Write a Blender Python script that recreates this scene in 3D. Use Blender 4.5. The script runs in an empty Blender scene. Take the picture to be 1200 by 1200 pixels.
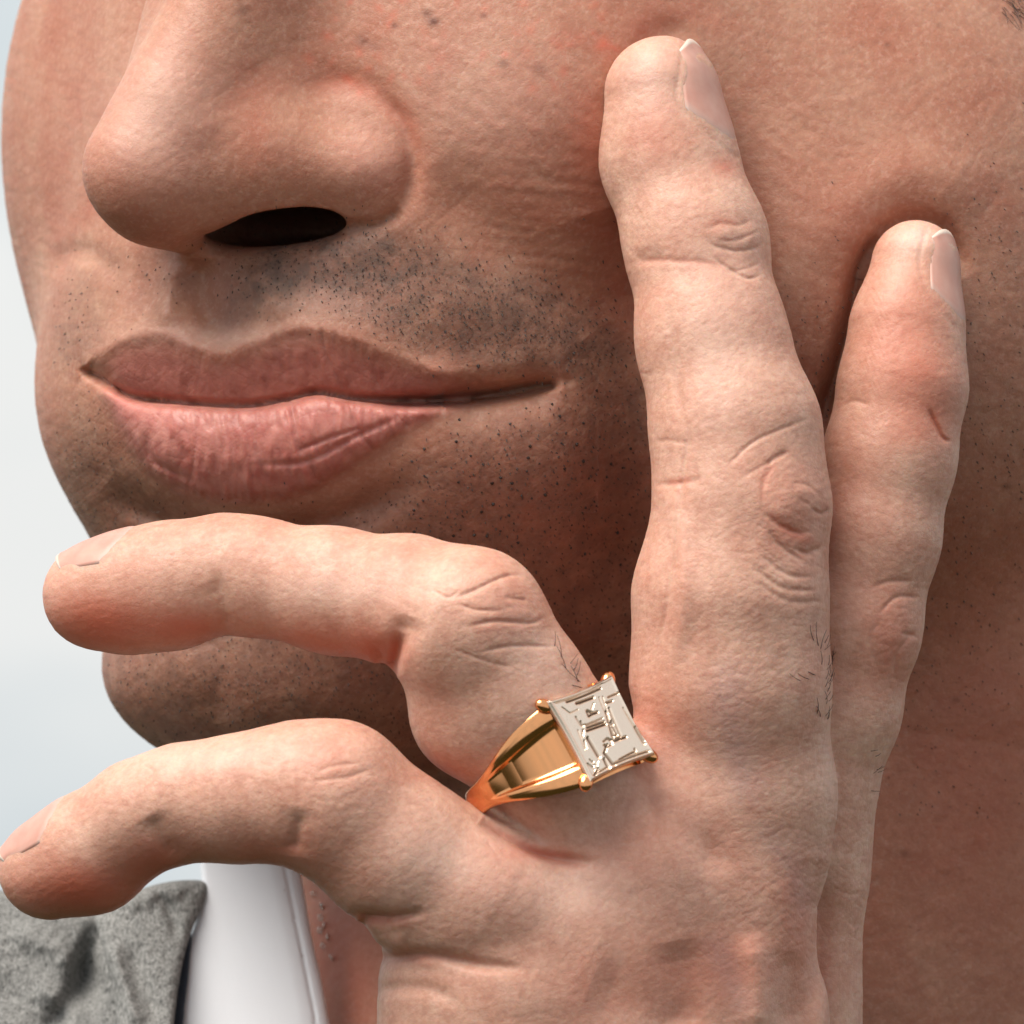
import bpy, math, random
import numpy as np
from mathutils import Vector, Matrix

R = math.radians
S = 1.0 / 11000.0          # photo unit -> metres (about 11 units per millimetre)
DC = 7700.0                # camera distance in the same units (0.7 m)
sc = bpy.context.scene

# ------------------------------------------------------------------ camera
cam = bpy.data.objects.new('camera', bpy.data.cameras.new('camera'))
sc.collection.objects.link(cam)
cam.location = (0, -DC * S, 0)
cam.rotation_euler = (R(90), 0, 0)
cam.data.sensor_width = 36
cam.data.lens = 36 * DC / 1200.0
cam.data.clip_start = 0.05
cam.data.clip_end = 2000
cam.data.dof.use_dof = True
cam.data.dof.focus_distance = (DC - 190) * S
cam.data.dof.aperture_fstop = 48.0
sc.camera = cam

# ------------------------------------------------------------------ light
SUN_EL, SUN_AZ = 59, -54      # elevation, azimuth left (-) of the camera's back
world = bpy.data.worlds.new("World"); sc.world = world
world.use_nodes = True
wn, wl = world.node_tree.nodes, world.node_tree.links
wn.clear()
w_out = wn.new('ShaderNodeOutputWorld'); w_bg = wn.new('ShaderNodeBackground')
sky = wn.new('ShaderNodeTexSky'); sky.sky_type = 'NISHITA'; sky.sun_disc = False
sky.sun_elevation = R(SUN_EL)
sky.air_density = 1.0; sky.dust_density = 3.0; sky.ozone_density = 1.0
tc = wn.new('ShaderNodeTexCoord'); mp = wn.new('ShaderNodeMapping'); mp.inputs['Scale'].default_value = (1, 1, 2.2)
cn = wn.new('ShaderNodeTexNoise'); cn.inputs['Scale'].default_value = 7.0; cn.inputs['Detail'].default_value = 4; cn.inputs['Roughness'].default_value = .45
cr = wn.new('ShaderNodeValToRGB')
cr.color_ramp.elements[0].position = .36; cr.color_ramp.elements[0].color = (6.9, 7.7, 8.1, 1)
cr.color_ramp.elements[1].position = .60; cr.color_ramp.elements[1].color = (9.6, 9.7, 9.6, 1)
# overcast: brighter overhead than at the horizon, darker below it (the ground)
sep = wn.new('ShaderNodeSeparateXYZ')
hr = wn.new('ShaderNodeMapRange'); hr.inputs[1].default_value = -0.17; hr.inputs[2].default_value = -0.09
hr.inputs[3].default_value = 0.0; hr.inputs[4].default_value = 1.0
gm = wn.new('ShaderNodeMix'); gm.data_type = 'RGBA'; gm.inputs[6].default_value = (.55, .60, .26, 1)
mx = wn.new('ShaderNodeMix'); mx.data_type = 'RGBA'; mx.inputs[0].default_value = .86
wl.new(tc.outputs['Generated'], mp.inputs[0]); wl.new(mp.outputs[0], cn.inputs['Vector'])
wl.new(cn.outputs['Fac'], cr.inputs[0])
wl.new(sky.outputs[0], mx.inputs[6]); wl.new(cr.outputs[0], mx.inputs[7])
wl.new(tc.outputs['Generated'], sep.inputs[0]); wl.new(sep.outputs['Z'], hr.inputs[0])
wl.new(hr.outputs[0], gm.inputs[0]); wl.new(mx.outputs[2], gm.inputs[7])
wl.new(gm.outputs[2], w_bg.inputs['Color']); w_bg.inputs['Strength'].default_value = 0.085
wl.new(w_bg.outputs[0], w_out.inputs[0])

sun = bpy.data.objects.new('sun', bpy.data.lights.new('sun', 'SUN'))
sc.collection.objects.link(sun)
sun.data.energy = 4.5; sun.data.angle = R(42); sun.data.color = (1, .94, .85)
ce = math.cos(R(SUN_EL))
sdir = Vector((ce * math.sin(R(SUN_AZ)), -ce * math.cos(R(SUN_AZ)), math.sin(R(SUN_EL))))
sun.rotation_euler = sdir.to_track_quat('Z', 'Y').to_euler()
sky.sun_rotation = math.atan2(sdir.x, sdir.y)
sc.view_settings.view_transform = 'Standard'; sc.view_settings.look = 'None'
sc.view_settings.exposure = 0.25; sc.view_settings.gamma = 1.0

# ------------------------------------------------------------------ helpers
QUALITY = 1.0
rng = np.random.default_rng(7)
PAD = 120; N = 1200 + 2 * PAD
YY, XX = np.mgrid[0:N, 0:N].astype(np.float32)
XX -= PAD; YY -= PAD                       # surface maps: one sample per photo unit

def P(u, v, d):
    k = (DC - d) / DC
    return np.array([(u - 600) * k, (600 - v) * k, d], np.float32)

def proj(p):
    k = DC / (DC - p[:, 2])
    return p[:, 0] * k + 600, 600 - p[:, 1] * k

def W(p):                                   # frame coords -> world coords
    p = np.asarray(p)
    return np.stack([p[..., 0], -p[..., 2], p[..., 1]], -1) * S

def sample(m, u, v):
    x = np.clip(u + PAD, 0, N - 1.001); y = np.clip(v + PAD, 0, N - 1.001)
    xi = x.astype(np.int32); yi = y.astype(np.int32); fx = x - xi; fy = y - yi
    return (m[yi, xi] * (1 - fx) + m[yi, xi + 1] * fx) * (1 - fy) + (m[yi + 1, xi] * (1 - fx) + m[yi + 1, xi + 1] * fx) * fy

def smooth_pts(pts, n=8):
    p = np.array(pts, float)
    if len(p) < 3: return p
    q = np.vstack([2 * p[0] - p[1], p, 2 * p[-1] - p[-2]])
    out = []
    for i in range(1, len(q) - 2):
        for t in np.linspace(0, 1, n, endpoint=False):
            a, b, c, d = q[i - 1], q[i], q[i + 1], q[i + 2]
            out.append(.5 * (2 * b + (c - a) * t + (2 * a - 5 * b + 4 * c - d) * t * t + (3 * b - a - 3 * c + d) * t ** 3))
    out.append(p[-1]); return np.array(out)

def field(pts, reach, curve=True):
    """distance to a polyline (and its running parameter 0..1), cropped to its neighbourhood; third+ columns are ignored"""
    p = smooth_pts([q[:2] for q in pts]) if curve else np.array([q[:2] for q in pts], float)
    x0, y0 = np.maximum((p.min(0) - reach + PAD).astype(int), 0); x1, y1 = np.minimum((p.max(0) + reach + PAD + 1).astype(int), N)
    if x1 <= x0 or y1 <= y0: return None
    X = XX[y0:y1, x0:x1]; Y = YY[y0:y1, x0:x1]
    best = np.full(X.shape, 1e9, np.float32); par = np.zeros(X.shape, np.float32)
    L = np.r_[0, np.cumsum(np.hypot(*(np.diff(p, axis=0).T)))]
    for i in range(len(p) - 1):
        a = p[i]; ab = p[i + 1] - a; l2 = ab @ ab + 1e-6
        t = np.clip(((X - a[0]) * ab[0] + (Y - a[1]) * ab[1]) / l2, 0, 1)
        d = np.hypot(X - a[0] - t * ab[0], Y - a[1] - t * ab[1])
        m = d < best; best[m] = d[m]; par[m] = ((L[i] + t * (L[i + 1] - L[i])) / (L[-1] + 1e-6))[m]
    return (slice(y0, y1), slice(x0, x1)), best, par

def stroke(m, pts, w, amp, taper=True, sharp=False):
    f = field(pts, w * 3.2)
    if f is None: return
    sl, d, t = f
    k = np.exp(-(d / w) ** 2) if not sharp else np.exp(-np.abs(d) / w)
    if taper: k = k * np.clip(np.sin(np.pi * np.clip(t, .02, .98)) * 1.6, 0, 1)
    m[sl] += amp * k

def blob(m, u, v, ru, rv, amp, ang=0, pw=1):
    c, s = math.cos(R(ang)), math.sin(R(ang))
    X = ((XX - u) * c + (YY - v) * s) / ru; Y = (-(XX - u) * s + (YY - v) * c) / rv
    m += amp * np.exp(-(X * X + Y * Y) ** pw)

def poly(pts, blur=0, curve=True):
    p = smooth_pts(list(pts) + [pts[0]], 6) if curve else np.array(list(pts) + [pts[0]], float)
    inside = np.zeros((N, N), bool)
    for i in range(len(p) - 1):
        x0, y0 = p[i]; x1, y1 = p[i + 1]
        if y0 == y1: continue
        c = (YY >= min(y0, y1)) & (YY < max(y0, y1))
        inside ^= c & (XX < x0 + (YY - y0) * (x1 - x0) / (y1 - y0))
    m = inside.astype(np.float32)
    return gblur(m, blur) if blur else m

_fy = np.fft.fftfreq(N)[:, None]; _fx = np.fft.rfftfreq(N)[None, :]
def gblur(m, s, sy=None):
    sy = s if sy is None else sy
    return np.fft.irfft2(np.fft.rfft2(m) * np.exp(-2 * np.pi ** 2 * ((_fx * s) ** 2 + (_fy * sy) ** 2)), s=m.shape).astype(np.float32)

def dnoise(lx, ly, ang=0, seed=0):
    """band noise with feature size lx along ang and ly across it, unit variance"""
    g = np.random.default_rng(seed).standard_normal((N, N)).astype(np.float32)
    c, s = math.cos(R(ang)), math.sin(R(ang))
    a = (_fx * c + _fy * s) * lx; b = (-_fx * s + _fy * c) * ly
    r2 = a * a + b * b
    o = np.fft.irfft2(np.fft.rfft2(g) * r2 * np.exp(-r2 * 6), s=g.shape)
    return (o / o.std()).astype(np.float32)

# ---- signed distance pieces
def smin(a, b, k):
    h = np.maximum(k - np.abs(a - b), 0)
    return np.minimum(a, b) - h * h / (4 * k)
def smax(a, b, k): return -smin(-a, -b, k)

YAW = R(38)
AX_L = np.array([math.cos(YAW), 0, math.sin(YAW)]); AX_F = np.array([-math.sin(YAW), 0, math.cos(YAW)]); AX_U = np.array([0, 1, 0])
HEADM = np.array([AX_L, AX_U, AX_F], np.float32)
def rotm(pitch=0, roll=0, yaw=38):
    y = R(yaw); L = np.array([math.cos(y), 0, math.sin(y)]); F = np.array([-math.sin(y), 0, math.cos(y)]); U = np.array([0, 1., 0])
    c, s = math.cos(R(pitch)), math.sin(R(pitch)); U, F = c * U - s * F, c * F + s * U
    c, s = math.cos(R(roll)), math.sin(R(roll)); L, U = c * L + s * U, c * U - s * L
    return np.array([L, U, F], np.float32)

def ellipsoid(p, c, r, M=HEADM):
    q = (p - np.asarray(c, np.float32)) @ M.T; r = np.asarray(r, np.float32)
    a = q / r; k0 = np.sqrt((a * a).sum(1)) + 1e-9; a /= r; k1 = np.sqrt((a * a).sum(1)) + 1e-9
    return k0 * (k0 - 1) / k1

def cone(p, a, b, ra, rb):
    ab = b - a; l2 = float(ab @ ab); t = np.clip((p - a) @ ab / l2, 0, 1)
    d = p - a - t[:, None] * ab
    return np.sqrt((d * d).sum(1)) - (ra + (rb - ra) * t)

def chain(p, pts, k=14):
    o = None
    for i in range(len(pts) - 1):
        u, v, d, r = pts[i]; u2, v2, d2, r2 = pts[i + 1]
        f = cone(p, P(u, v, d), P(u2, v2, d2), r * (DC - d) / DC, r2 * (DC - d2) / DC)
        o = f if o is None else smin(o, f, k)
    return o

# ---- mesh extraction (surface nets) + refinement on the true surface
def surface_nets(fn, lo, hi, h):
    lo = np.array(lo, np.float32); n = np.ceil((np.array(hi) - lo) / h).astype(int) + 1
    ax = [lo[i] + h * np.arange(n[i], dtype=np.float32) for i in range(3)]
    F = np.empty(n, np.float32)
    for i in range(n[0]):
        Y, Z = np.meshgrid(ax[1], ax[2], indexing='ij')
        F[i] = fn(np.stack([np.full(Y.size, ax[0][i], np.float32), Y.ravel(), Z.ravel()], 1)).reshape(Y.shape)
    s = F < 0
    c = np.zeros(tuple(n - 1), np.int8)
    for dx in (0, 1):
        for dy in (0, 1):
            for dz in (0, 1):
                c += s[dx:n[0] - 1 + dx, dy:n[1] - 1 + dy, dz:n[2] - 1 + dz]
    act = (c > 0) & (c < 8); idx = -np.ones(act.shape, np.int64); cells = np.argwhere(act); idx[act] = np.arange(len(cells))
    acc = np.zeros((len(cells), 3)); cnt = np.zeros(len(cells))
    off = [(x, y, z) for x in (0, 1) for y in (0, 1) for z in (0, 1)]
    for a in off:
        for b in off:
            if sum(b) - sum(a) == 1 and all(b[i] >= a[i] for i in range(3)):
                A = cells + a; B = cells + b
                fa = F[tuple(A.T)]; fb = F[tuple(B.T)]; m = (fa < 0) != (fb < 0)
                t = np.where(m, fa / np.where(fa == fb, 1, fa - fb), 0)[:, None]
                acc += np.where(m[:, None], np.array(a) + t * (np.array(b) - np.array(a)), 0); cnt += m
    V = lo + h * (cells + acc / cnt[:, None])
    Q = []
    for k in range(3):
        i, j = (k + 1) % 3, (k + 2) % 3
        sl0 = [slice(None)] * 3; sl1 = [slice(None)] * 3; sl0[k] = slice(0, -1); sl1[k] = slice(1, None)
        e = np.argwhere(s[tuple(sl0)] != s[tuple(sl1)])
        e = e[(e[:, i] > 0) & (e[:, j] > 0) & (e[:, i] < n[i] - 1) & (e[:, j] < n[j] - 1)]
        d0 = np.zeros(3, int); di = d0.copy(); di[i] = 1; dj = d0.copy(); dj[j] = 1
        q = np.stack([idx[tuple((e - di - dj).T)], idx[tuple((e - dj).T)], idx[tuple(e.T)], idx[tuple((e - di).T)]], 1)
        flip = ~s[tuple(e.T)]
        q[flip] = q[flip][:, ::-1]
        Q.append(q)
    return V.astype(np.float32), np.vstack(Q)

def grad(fn, p, f0, e):
    g = np.empty_like(p)
    for i in range(3):
        q = p.copy(); q[:, i] += e; g[:, i] = (fn(q) - f0) / e
    return g

def snap(fn, p, it=2, e=1.5, lim=12):
    for _ in range(it):
        f = fn(p); g = grad(fn, p, f, e)
        gl = (g * g).sum(1) + 1e-3
        st = np.clip(f / np.sqrt(gl), -lim, lim)
        p = p - (st / np.sqrt(gl))[:, None] * g
    return p.astype(np.float32)

def relax(V, Q, lam=.4):
    acc = np.zeros_like(V); cnt = np.zeros(len(V), np.float32)
    for a in range(4):
        i, j = Q[:, a], Q[:, (a + 1) % 4]
        for k in range(3):
            acc[:, k] += np.bincount(i, V[j, k], len(V)) + np.bincount(j, V[i, k], len(V))
        cnt += np.bincount(i, minlength=len(V)) + np.bincount(j, minlength=len(V))
    m = cnt > 0; V = V.copy(); V[m] += lam * (acc[m] / cnt[m, None] - V[m]); return V

def subdivide(V, Q, sel):
    q = Q[sel]; n0 = len(V)
    e = np.vstack([q[:, [k, (k + 1) % 4]] for k in range(4)]); e.sort(1)
    key = e[:, 0] * (n0 + 1) + e[:, 1]; uq, inv = np.unique(key, return_inverse=True)
    ue = np.stack([uq // (n0 + 1), uq % (n0 + 1)], 1)
    mid = (V[ue[:, 0]] + V[ue[:, 1]]) / 2; cen = V[q].mean(1)
    m = len(q); em = (n0 + inv).reshape(4, m); c = n0 + len(ue) + np.arange(m)
    nq = np.vstack([np.stack([q[:, k], em[k], c, em[(k + 3) % 4]], 1) for k in range(4)])
    return np.vstack([V, mid, cen]).astype(np.float32), np.vstack([Q[~sel], nq])

def facing(V, Q):
    a = V[Q[:, 2]] - V[Q[:, 0]]; b = V[Q[:, 3]] - V[Q[:, 1]]
    n = np.cross(a, b); n /= np.linalg.norm(n, axis=1)[:, None] + 1e-9
    c = V[Q].mean(1); view = np.array([0, 0, DC]) - c; view /= np.linalg.norm(view, axis=1)[:, None]
    u, v = proj(c)
    return (n * view).sum(1), u, v

def build_skin(fn, lo, hi, h, levels, coarse_fn=None, skip=None):
    V, Q = surface_nets(coarse_fn or fn, lo, hi, h)
    V = snap(coarse_fn or fn, V, 3, 2, 20)
    V = relax(V, Q, .5); V = snap(fn, V, 3, 2, 20)
    for L in range(levels):
        fc, u, v = facing(V, Q)
        sel = (fc > -.35) & (u > -50) & (u < 1250) & (v > -50) & (v < 1250)
        if L == 0: sel[:] = True
        if skip is not None and L > 0: sel &= ~((u > skip[0]) & (u < skip[2]) & (v > skip[1]) & (v < skip[3]))
        n0 = len(V)
        V, Q = subdivide(V, Q, sel)
        V = relax(V, Q, .5)
        V = snap(fn, V, 3 if L == 0 else 2, 2.0 if L < levels - 1 else 1.0, 12)
    # drop unused
    used = np.unique(Q); m = -np.ones(len(V), np.int64); m[used] = np.arange(len(used))
    return V[used], m[Q]

def vnormals(V, Q):
    n = np.cross(V[Q[:, 2]] - V[Q[:, 0]], V[Q[:, 3]] - V[Q[:, 1]]); out = np.zeros_like(V)
    for a in range(4):
        for k in range(3): out[:, k] += np.bincount(Q[:, a], n[:, k], len(V))
    return out / (np.linalg.norm(out, axis=1)[:, None] + 1e-9)
def displace(V, Q, m):
    """push the surface out along its normals by a relief map"""
    n = vnormals(V, Q); n2 = relax(n, Q, .6); n2 /= np.linalg.norm(n2, axis=1)[:, None] + 1e-9
    ok = np.clip(n2[:, 2] * 4 + .6, 0, 1); h = np.zeros(len(V), np.float32)
    for _ in range(4):
        u, v = proj(V + n2 * h[:, None]); h = (.4 * h + .6 * sample(m, u, v) * ok).astype(np.float32)
    return V + n2 * h[:, None]
def refine(V, Q, boxes, it=2):
    """smooth extra subdivision where the picture is close enough to show it"""
    fc, u, v = facing(V, Q); sel = np.zeros(len(Q), bool)
    for b in boxes: sel |= (fc > -.2) & (u > b[0]) & (u < b[2]) & (v > b[1]) & (v < b[3]) & (V[Q].mean(1)[:, 2] > -450)
    k = int(sel.sum()); n0 = len(V); V, Q = subdivide(V, Q, sel); X = relax(V, Q[-4 * k:], .45)
    V[n0:] = X[n0:]; return V, Q

def mesh_from(name, V, Q, mat, parent=None, smooth=True, attrs=None, world=True, link=True):
    me = bpy.data.meshes.new(name)
    co = W(V) if world else np.asarray(V)
    Q = np.asarray(Q)
    me.vertices.add(len(co)); me.vertices.foreach_set('co', co.astype(np.float32).ravel())
    k = Q.shape[1]
    me.loops.add(Q.size); me.loops.foreach_set('vertex_index', Q.astype(np.int32).ravel())
    me.polygons.add(len(Q)); me.polygons.foreach_set('loop_start', np.arange(0, Q.size, k, dtype=np.int32))
    me.polygons.foreach_set('loop_total', np.full(len(Q), k, np.int32))
    me.update(calc_edges=True)
    if smooth: me.polygons.foreach_set('use_smooth', np.ones(len(Q), bool))
    for an, a in (attrs or {}).items():
        at = me.attributes.new(an, 'FLOAT', 'POINT'); at.data.foreach_set('value', a.astype(np.float32))
    me.materials.append(mat)
    o = bpy.data.objects.new(name, me)
    if link: sc.collection.objects.link(o)
    if parent: o.parent = parent
    return o

# ------------------------------------------------------------------ FACE
HC = np.array([785 - 600, 600 - 230, -720], np.float32)
def base_depth(u, v):
    """depth of the head ellipsoid seen at (u, v)"""
    q0 = np.array([(u - 600), (600 - v), 0.]) - HC; dd = np.array([0, 0, 1.])
    r = np.array([660, 1000, 905.]); a = HEADM @ q0 / r; b = HEADM @ dd / r
    A = b @ b; B = a @ b; C = a @ a - 1; D = B * B - A * C
    return (-B + math.sqrt(max(D, 0))) / A
bd = base_depth

fm = np.zeros((N, N), np.float32)      # face relief, outward +
fd = np.zeros((N, N), np.float32)      # its fine, steep part
# mouth
LINE = [(100, 436), (118, 446), (155, 464), (200, 470), (280, 475), (330, 469), (372, 460), (420, 467), (500, 470), (570, 465), (645, 452)]
UTOP = [(100, 436), (122, 412), (150, 395), (190, 391), (235, 410), (262, 416), (295, 402), (340, 384), (380, 385), (430, 404), (480, 424), (540, 440), (600, 448), (645, 452)]
LBOT = [(100, 440), (128, 480), (150, 520), (180, 556), (215, 577), (262, 587), (320, 585), (375, 566), (425, 535), (470, 506), (530, 480), (600, 462), (645, 452)]
xs = XX[0]
def prof(c):
    p = smooth_pts(c, 10); p = p[np.argsort(p[:, 0])]
    return np.interp(xs, p[:, 0], p[:, 1]).astype(np.float32)
ln, ut, lb = prof(LINE)[None], prof(UTOP)[None], prof(LBOT)[None]
inx = ((XX > 100) & (XX < 640))
tu = np.clip((YY - ut) / np.maximum(ln - ut, 2), -1, 2); tl = np.clip((YY - ln) / np.maximum(lb - ln, 2), -1, 2)
up_m = inx & (tu >= 0) & (tu <= 1); lo_m = inx & (tl >= 0) & (tl <= 1)
thick_u = np.clip((ln - ut) / 70, 0, 1); thick_l = np.clip((lb - ln) / 110, 0, 1)
upp = np.where(up_m, 20 * thick_u * (1 - np.clip(tu, 0, 1)) ** .75, 0)
upp = np.where(inx & (YY < ut), 20 * thick_u * np.exp(-((ut - YY) / 34) ** 2), upp)
low = np.where(lo_m, 35 * thick_l * np.maximum(np.sin(np.pi * np.clip(tl, 0, 1) ** .95), 0) ** .45, 0)
fm += gblur(upp.astype(np.float32), 9.0) + gblur(low.astype(np.float32), 5.0)
stroke(fd, LINE, 4.5, -20, taper=False)
stroke(fd, [(112, 440), (160, 466), (220, 471)], 8, -5)
stroke(fd, [(430, 470), (500, 469), (570, 463), (640, 450), (664, 446)], 8, -28)
stroke(fm, [(520, 464), (590, 458), (660, 450)], 26, -20); stroke(fm, [(470, 440), (560, 436), (640, 428)], 16, 6)
stroke(fd, [(98, 430), (112, 440), (128, 454)], 12, -9)
stroke(fm, UTOP, 9, 2.5, taper=False)                                # vermilion ridge
# philtrum
stroke(fm, [(238, 300), (240, 350), (256, 400)], 17, -11)
stroke(fm, [(205, 305), (196, 350), (195, 385)], 14, 7)
stroke(fm, [(290, 310), (312, 345), (335, 376)], 15, 7)
# labiomental fold, chin, folds
stroke(fm, [(120, 560), (160, 590), (240, 624), (330, 624), (420, 598), (500, 555)], 20, -22)
blob(fm, 200, 770, 60, 60, 14); stroke(fm, [(235, 730), (255, 790), (262, 850)], 22, -6)
blob(fm, 560, 540, 120, 60, 12)
stroke(fm, [(150, 330), (110, 300), (80, 300), (66, 330)], 14, -5)
blob(fm, 110, 350, 45, 70, 8)
# alar crease and nasolabial
stroke(fm, [(350, 98), (400, 96), (440, 106), (470, 145), (484, 190), (474, 235), (455, 262)], 17, -6)
stroke(fd, [(440, 105), (470, 140), (483, 190), (476, 232), (455, 258)], 9, -5.5)
stroke(fm, [(500, 190), (560, 260), (640, 330), (690, 400)], 38, -10)
blob(fm, 640, 140, 130, 110, 14)
blob(fm, 480, 370, 110, 45, 10)
stroke(fm, [(150, 70), (220, 130), (240, 180)], 30, 4)
# cheek pushed in around the fingers, pushed up rim
MID_EDGE = [(712, 60), (708, 140), (722, 240), (742, 330), (765, 460), (770, 560), (745, 690)]
stroke(fm, [(690, 240), (745, 400), (745, 600), (700, 760)], 60, -34)
stroke(fm, [(718, 150), (760, 50), (820, 40)], 18, -8)
stroke(fm, [(1020, 330), (1045, 268), (1100, 268), (1130, 330)], 14, -16)
stroke(fm, [(975, 330), (1010, 240), (1085, 205), (1160, 250)], 40, 9)
stroke(fd, [(1030, 270), (1008, 320), (994, 390), (966, 485), (950, 520)], 11, -30)
blob(fm, 930, 340, 60, 130, 22)
blob(fm, 800, 230, 90, 140, -14); blob(fm, 1075, 330, 75, 80, -14)
# pressed-skin folds running to the middle finger and fine relief
fmed = np.zeros((N, N), np.float32)
msk_press = np.exp(-((XX - 660) / 90) ** 2 - ((YY - 260) / 90) ** 2)
fmed += msk_press * dnoise(60, 9, 8, 11) * .32
fmed += (np.exp(-((XX - 600) / 120) ** 2 - ((YY - 130) / 110) ** 2)) * dnoise(38, 11, 38, 12) * .3
fmed += (np.exp(-((XX - 930) / 60) ** 2 - ((YY - 165) / 70) ** 2)) * dnoise(40, 11, 40, 13) * .45
fmed += dnoise(26, 20, 30, 14) * .10 + dnoise(9, 9, 0, 15) * .10 - .28 * (np.exp(-np.abs(dnoise(30, 8, 30, 18)) * 3) + np.exp(-np.abs(dnoise(30, 8, -40, 19)) * 3))
lipm = gblur((up_m | lo_m).astype(np.float32), 2.0)
# lip furrows: radial lines
uu = (XX - 262) / (1.15 + .0009 * np.abs(YY - 470)) ; g = np.random.default_rng(5).standard_normal(700)
g = np.convolve(g, [.25, .5, .25], 'same')
warp = dnoise(60, 60, 0, 16) * 2.2
fan = (XX - 260) - (YY - 470) * (XX - 260) * .0032 + warp
ridged = -np.abs(np.interp(fan / 7.5 + 300, np.arange(700), g)) * 1.0
ridged2 = np.interp(fan / 13 + 300, np.arange(700), g[::-1])
seam = 1 - np.exp(-((YY - ln) / 9) ** 2)
fmed += lipm * seam * np.where(YY < ln, .55, 1.0) * np.clip((XX - 120) / 130, .15, 1) * (1.9 * np.clip(-1 + -ridged * 1.6, -1, 1.2) + 1.3 * ridged2 + dnoise(16, 6, 80, 17) * .5)
for (c, w_, a) in [([(300, 545), (360, 540), (420, 510), (470, 488)], 4, -4), ([(170, 500), (180, 540), (230, 566)], 5, -3),
                   ([(345, 530), (390, 512), (430, 500)], 3, -3)]:
    stroke(fmed, c, w_, a)
# freckles / moles raised a little
stroke(fd, [(405, 262), (440, 264), (472, 244)], 9, -9)
fd += fmed
fm_all = fm

def face_base(p):
    f = ellipsoid(p, HC, (660, 1000, 905))
    # jaw underside
    n = np.array([.24, -.90, .34], np.float32); n /= np.linalg.norm(n)
    chin_pt = P(300, 905, -170); f = smax(f, (p - chin_pt) @ n, 190)
    f = smin(f, ellipsoid(p, P(318, 790, -265), (215, 118, 175)), 120)          # chin
    f = smin(f, ellipsoid(p, P(322, 470, -250), (292, 190, 235), rotm(0)), 130)    # muzzle
    f = smin(f, ellipsoid(p, P(640, 120, -170), (230, 210, 240)), 160)             # near cheek
    f = smin(f, ellipsoid(p, P(226, 150, -560), (220, 330, 235)), 140)             # far cheek
    f = smin(f, ellipsoid(p, P(1010, 330, -270), (330, 430, 300)), 170)            # masseter
    # neck
    f = smin(f, cone(p, P(970, 740, -760), P(860, 1300, -860), 610, 690), 90)
    return f

def nose(p, f):
    tip = cone(p, P(172, 198, 88), P(362, -180, 5), 75, 60)
    n = smin(tip, cone(p, P(205, 212, 72), P(300, 192, 50), 68, 76), 40)
    n = smin(n, cone(p, P(290, 180, 0), P(410, -150, -70), 106, 98), 60)
    n = smin(n, cone(p, P(190, 180, 0), P(290, -150, -90), 66, 76), 40)
    n = smin(n, ellipsoid(p, P(395, 197, 42), (86, 57, 64), rotm(0, -6)), 52)
    n = smin(n, cone(p, P(180, 243, 78), P(252, 285, -25), 36, 30), 26)
    f = smin(f, n, 30)
    nost = ellipsoid(p, P(354, 263, -60), (112, 30, 170), rotm(0, 4, 12))
    vv = proj(p)[1]; f = smax(f, -nost, 7 + 38 * np.clip((vv - 243) / 32, 0, 1))
    return f
def face_fn(p, m=None):
    f = nose(p, face_base(p))
    u, v = proj(p)
    return f - sample(fm_all if m is None else m, u, v)

# ------------------------------------------------------------------ HAND
INDEX = [(1073, 310, 70, 52), (1063, 385, 88, 63), (1058, 452, 102, 72), (1043, 535, 112, 74), (1024, 630, 120, 74), (1000, 735, 122, 76), (972, 830, 112, 80), (938, 930, 104, 84), (925, 1010, 96, 86)]
MIDDLE = [(776, 110, 118, 68), (784, 188, 128, 75), (815, 282, 160, 79), (835, 400, 195, 84), (862, 505, 220, 95), (870, 595, 235, 98), (856, 700, 240, 109), (856, 800, 236, 112), (860, 900, 215, 112)]
RING = [(113, 698, 185, 63), (150, 694, 195, 69), (200, 686, 208, 72), (262, 672, 225, 66), (300, 676, 238, 66), (390, 692, 270, 71), (480, 706, 310, 76), (547, 736, 345, 93), (603, 818, 335, 88), (650, 887, 320, 90), (720, 965, 275, 98)]
PINKY = [(58, 1018, 270, 60), (105, 1000, 290, 67), (165, 957, 318, 63), (215, 941, 335, 65), (280, 936, 355, 71), (345, 929, 368, 78), (390, 936, 372, 88), (466, 998, 360, 88), (550, 1056, 335, 100), (640, 1120, 300, 120)]
BULGE_R = P(562, 832, 310)
hm = np.zeros((N, N), np.float32)
def hfn_base(p):
    mid = chain(p, MIDDLE, 30); idx = chain(p, INDEX, 24); rg = chain(p, RING, 20); pk = chain(p, PINKY, 24)
    rg = smin(rg, np.sqrt(((p - BULGE_R) ** 2).sum(1)) - 80, 30)
    palm = chain(p, [(590, 1165, 290, 148), (600, 1700, 240, 165)])
    palm = smin(palm, chain(p, [(740, 1030, 270, 112), (745, 1700, 240, 150)]), 90)
    palm = smin(palm, chain(p, [(862, 960, 205, 112), (835, 1700, 190, 140)]), 60)
    hand = smin(palm, mid, 50)
    im = smin(idx, chain(p, [(925, 1010, 96, 86), (918, 1700, 90, 92)]), 40)
    hand = smin(hand, rg, 46)
    hand = smin(hand, pk, 12)
    hand = smin(hand, im, 8)
    thumb = chain(p, [(840, 1300, 60, 110), (820, 1120, 0, 95), (800, 1000, -30, 80)])
    return smin(hand, thumb, 40)

# joint creases and swellings
hd = np.zeros((N, N), np.float32)
def S_(pts, w, a, **k):
    if w <= 5: stroke(hd, pts, w * .72, a * .50, **k); stroke(hd, pts, w * 1.8, a * .18, **k)
    elif w <= 9: stroke(hd, pts, w, a, **k)
    else: stroke(hm, pts, w, a, **k)
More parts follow.
